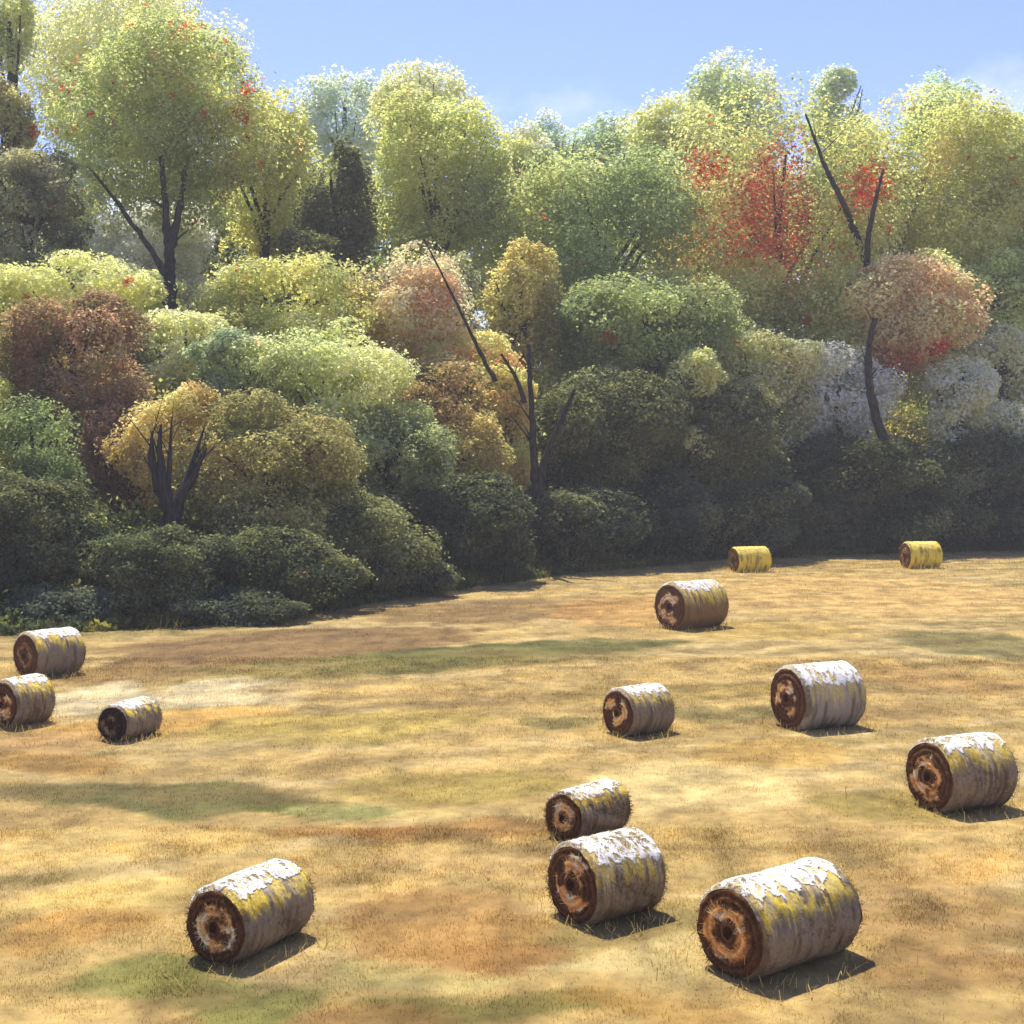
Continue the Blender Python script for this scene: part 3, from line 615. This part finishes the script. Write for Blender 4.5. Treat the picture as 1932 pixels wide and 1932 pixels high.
shrub('dark shrub between the two yellow bales', 1560, 985, 112, 55, 86, [(66, 76, 46), (80, 90, 60)], cover=2.8)
shrub('dark shrub behind the right yellow bale', 1760, 980, 129, 60, 88, [(60, 68, 44), (74, 82, 54)], cover=2.8)
shrub('dark shrub at the right edge along the field', 1920, 975, 106, 62, 90, [(66, 76, 48), (58, 68, 44)], cover=2.8)
shrub('low blue grey shrub at the edge of the field below the dark olive shrub', 790, 1085, 100, 40, 61, [(76, 86, 70), (70, 80, 66)], cover=2.6, trunk=False)
shrub('low slate blue shrub behind the upper left bale', 120, 1150, 141, 48, 50, [(82, 92, 78), (74, 86, 68)], cover=2.6, trunk=False)
shrub('low slate blue shrub at the field edge under the dark green shrub', 430, 1150, 153, 42, 51.5, [(80, 90, 76), (72, 84, 66)], cover=2.6, trunk=False)

# --- trees deeper in the wood, seen only through the gaps between the others
FG = 'hazy trees deep in the wood behind the others'
rsf = np.random.default_rng(55)
def filler(cx, cy, rx, ry, d, trunk=True):
    pal = [[YG, (168, 176, 96)], [OG, YG], [SAGE, (176, 186, 120)], [LEM, YG], [GR, OG], [(186, 176, 96), YG]][rsf.integers(6)]
    o = tree('hazy tree deep in the wood, mostly hidden behind the trees in front', cx, cy, rx, ry, d, pal, cover=1.9, trunk=trunk, flecks=int(rsf.integers(0, 14)))
    o['group'] = FG
for cx in range(-190, 2200, 165):
    filler(cx + rsf.uniform(-40, 40), rsf.uniform(395, 455), rsf.uniform(105, 140), rsf.uniform(100, 130), rsf.uniform(108, 116))
for cx in range(-240, 2250, 180):
    filler(cx + rsf.uniform(-40, 40), rsf.uniform(520, 590) , rsf.uniform(95, 130), rsf.uniform(70, 95), (88 + cx * .006) + rsf.uniform(-3, 3), False)
for cx in range(-120, 900, 190):
    filler(cx + rsf.uniform(-30, 30), rsf.uniform(700, 780), rsf.uniform(85, 110), rsf.uniform(60, 80), 68 + cx * .012, False)
for cx, cy, d in ((-150, 620, 62), (-130, 900, 54), (-330, 480, 70), (2040, 480, 104), (2080, 800, 98), (2020, 960, 92), (2250, 640, 104)):
    filler(cx, cy, 140, 130, d)

# tall dark sedge with long leaves blown to the right, behind the right yellow bale
def sedge(label, px, py, n, hgt, cols):
    x, y = ground_at(px, py); z = float(terrain(x, y))
    root = thing('grass_clump', label, 'grass', (x, y, z))
    Vs, Fs, Ts = [], [], []; b = 0
    for i in range(n):
        x0 = rng.normal() * .55; y0 = rng.normal() * .4; h = hgt * rng.uniform(.55, 1.1); lean = rng.normal(.75, .4)
        t = np.linspace(0, 1, 7); cx = x0 + lean * h * t ** 1.7; cz = h * (t - .35 * abs(lean) * t ** 2.4); cy = y0 + rng.normal() * .3 * t
        w = .055 * (1 - t) ** .7 + .006
        V = np.concatenate([np.stack([cx - w * .5, cy - w, cz], -1), np.stack([cx + w * .5, cy + w, cz], -1)])
        f = [(b + j, b + j + 7, b + j + 8, b + j + 1) for j in range(6)]
        Vs.append(V); Fs += f; Ts.append(np.tile(lin(cols[rng.integers(len(cols))]) * rng.uniform(.7, 1.3), (14, 1))); b += 14
    link('blades', mesh_np('blades', np.vstack(Vs), np.array(Fs), mats=[M_LEAF], col=np.vstack(Ts)), root)
sedge('clump of long dark grass blown to the right behind the right yellow bale', 1710, 1032, 160, 3.4, [(46, 54, 44), (58, 66, 50), (40, 46, 44)])

# scrub and rough grass covering the floor of the wood (one mass)
n = 210000
x = rng.uniform(-45, 62, n); s = rng.uniform(0, 1, n) ** 1.3 * 58 - .5; y = edge_y(x) + s / .9
P = np.stack([x, y, terrain(x, y)], -1); P[:, 2] += rng.random(n) ** 1.5 * (.35 + (1.8 * smooth(s, .3, 3) + 2.6 * smooth(s, 6, 14)) * smooth(fbm(x * .22, y * .22, 3), .2, .75))
cl = np.array([lin(q) for q in [(84, 92, 52), (104, 108, 60), (72, 82, 52), (132, 128, 66), (96, 90, 50)]])
cl2 = np.array([lin(q) for q in [(150, 158, 88), (172, 170, 96), (134, 142, 82), (186, 178, 104), (160, 146, 84)]])
ci = np.clip((fbm(x * .12 + 4, y * .12, 3) - .25) / .5 * 5, 0, 4.99).astype(int)
tone = (cl[ci] + (cl2[ci] - cl[ci]) * smooth(s, 5, 12)[:, None]) * rng.uniform(.75, 1.25, n)[:, None] * 1.4
nr = rng.normal(size=(n, 3)) * .6 + [0, 0, .5]; nr /= np.linalg.norm(nr, axis=1)[:, None]
a = np.cross(nr, rng.normal(size=(n, 3))); a /= np.linalg.norm(a, axis=1)[:, None]; b = np.cross(nr, a); sz = rng.uniform(.18, .42, n)[:, None]
V = np.stack([P - a * sz * .5, P + b * sz * .3, P + a * sz * .5, P - b * sz * .3], 1).reshape(-1, 3)
o = link('undergrowth', mesh_np('undergrowth', V, np.arange(n * 4).reshape(-1, 4), mats=[M_LEAF], col=np.repeat(tone, 4, 0)))
o['kind'] = 'stuff'; o['label'] = 'low scrub covering the floor of the wood'; o['category'] = 'undergrowth'

# rough grass and weeds left standing along the edge of the wood
n = 26000
x = rng.uniform(-32, 46, n); sg = rng.normal(.2, .55, n) + .8 * (fbm(x * .5, x * 0, 3) - .5); y = edge_y(x) + sg / .9
hh = rng.uniform(.15, .75, n) * smooth(fbm(x * .9, y * .9, 3), .2, .7) * (y / 60)
cg = np.array([lin(q) for q in [(112, 112, 62), (84, 92, 56), (150, 130, 76), (74, 82, 62)]])
eg = blades(n, np.stack([x, y, terrain(x, y) - .03], -1), hh, rng.uniform(.02, .04, n), .9, cg[rng.integers(0, 4, n)] * rng.uniform(.7, 1.3, n)[:, None], 'rough_grass', M_LEAF)
eg['kind'] = 'stuff'; eg['label'] = 'rough grass along the edge of the wood'; eg['category'] = 'grass'

# ------------------------------------------------------------------ the warm hazy air between the camera and the hill
hm, t = new_mat('haze'); o_ = N(t, 'ShaderNodeOutputMaterial'); v = N(t, 'ShaderNodeVolumePrincipled')
v.inputs['Color'].default_value = (.97, .95, .90, 1); v.inputs['Density'].default_value = 0.0006; v.inputs['Anisotropy'].default_value = 0.1
t.links.new(v.outputs[0], o_.inputs['Volume'])
x0, x1, y0, y1, z0, z1 = -110, 110, -20, 260, -2.5, 75
V = [(x, y, z) for z in (z0, z1) for y in (y0, y1) for x in (x0, x1)]
hz = link('haze', mesh_np('haze', V, [(0, 2, 3, 1), (4, 5, 7, 6), (0, 1, 5, 4), (2, 6, 7, 3), (0, 4, 6, 2), (1, 3, 7, 5)], mats=[hm]))
hz['kind'] = 'stuff'; hz['label'] = 'pale haze in the air'; hz['category'] = 'haze'
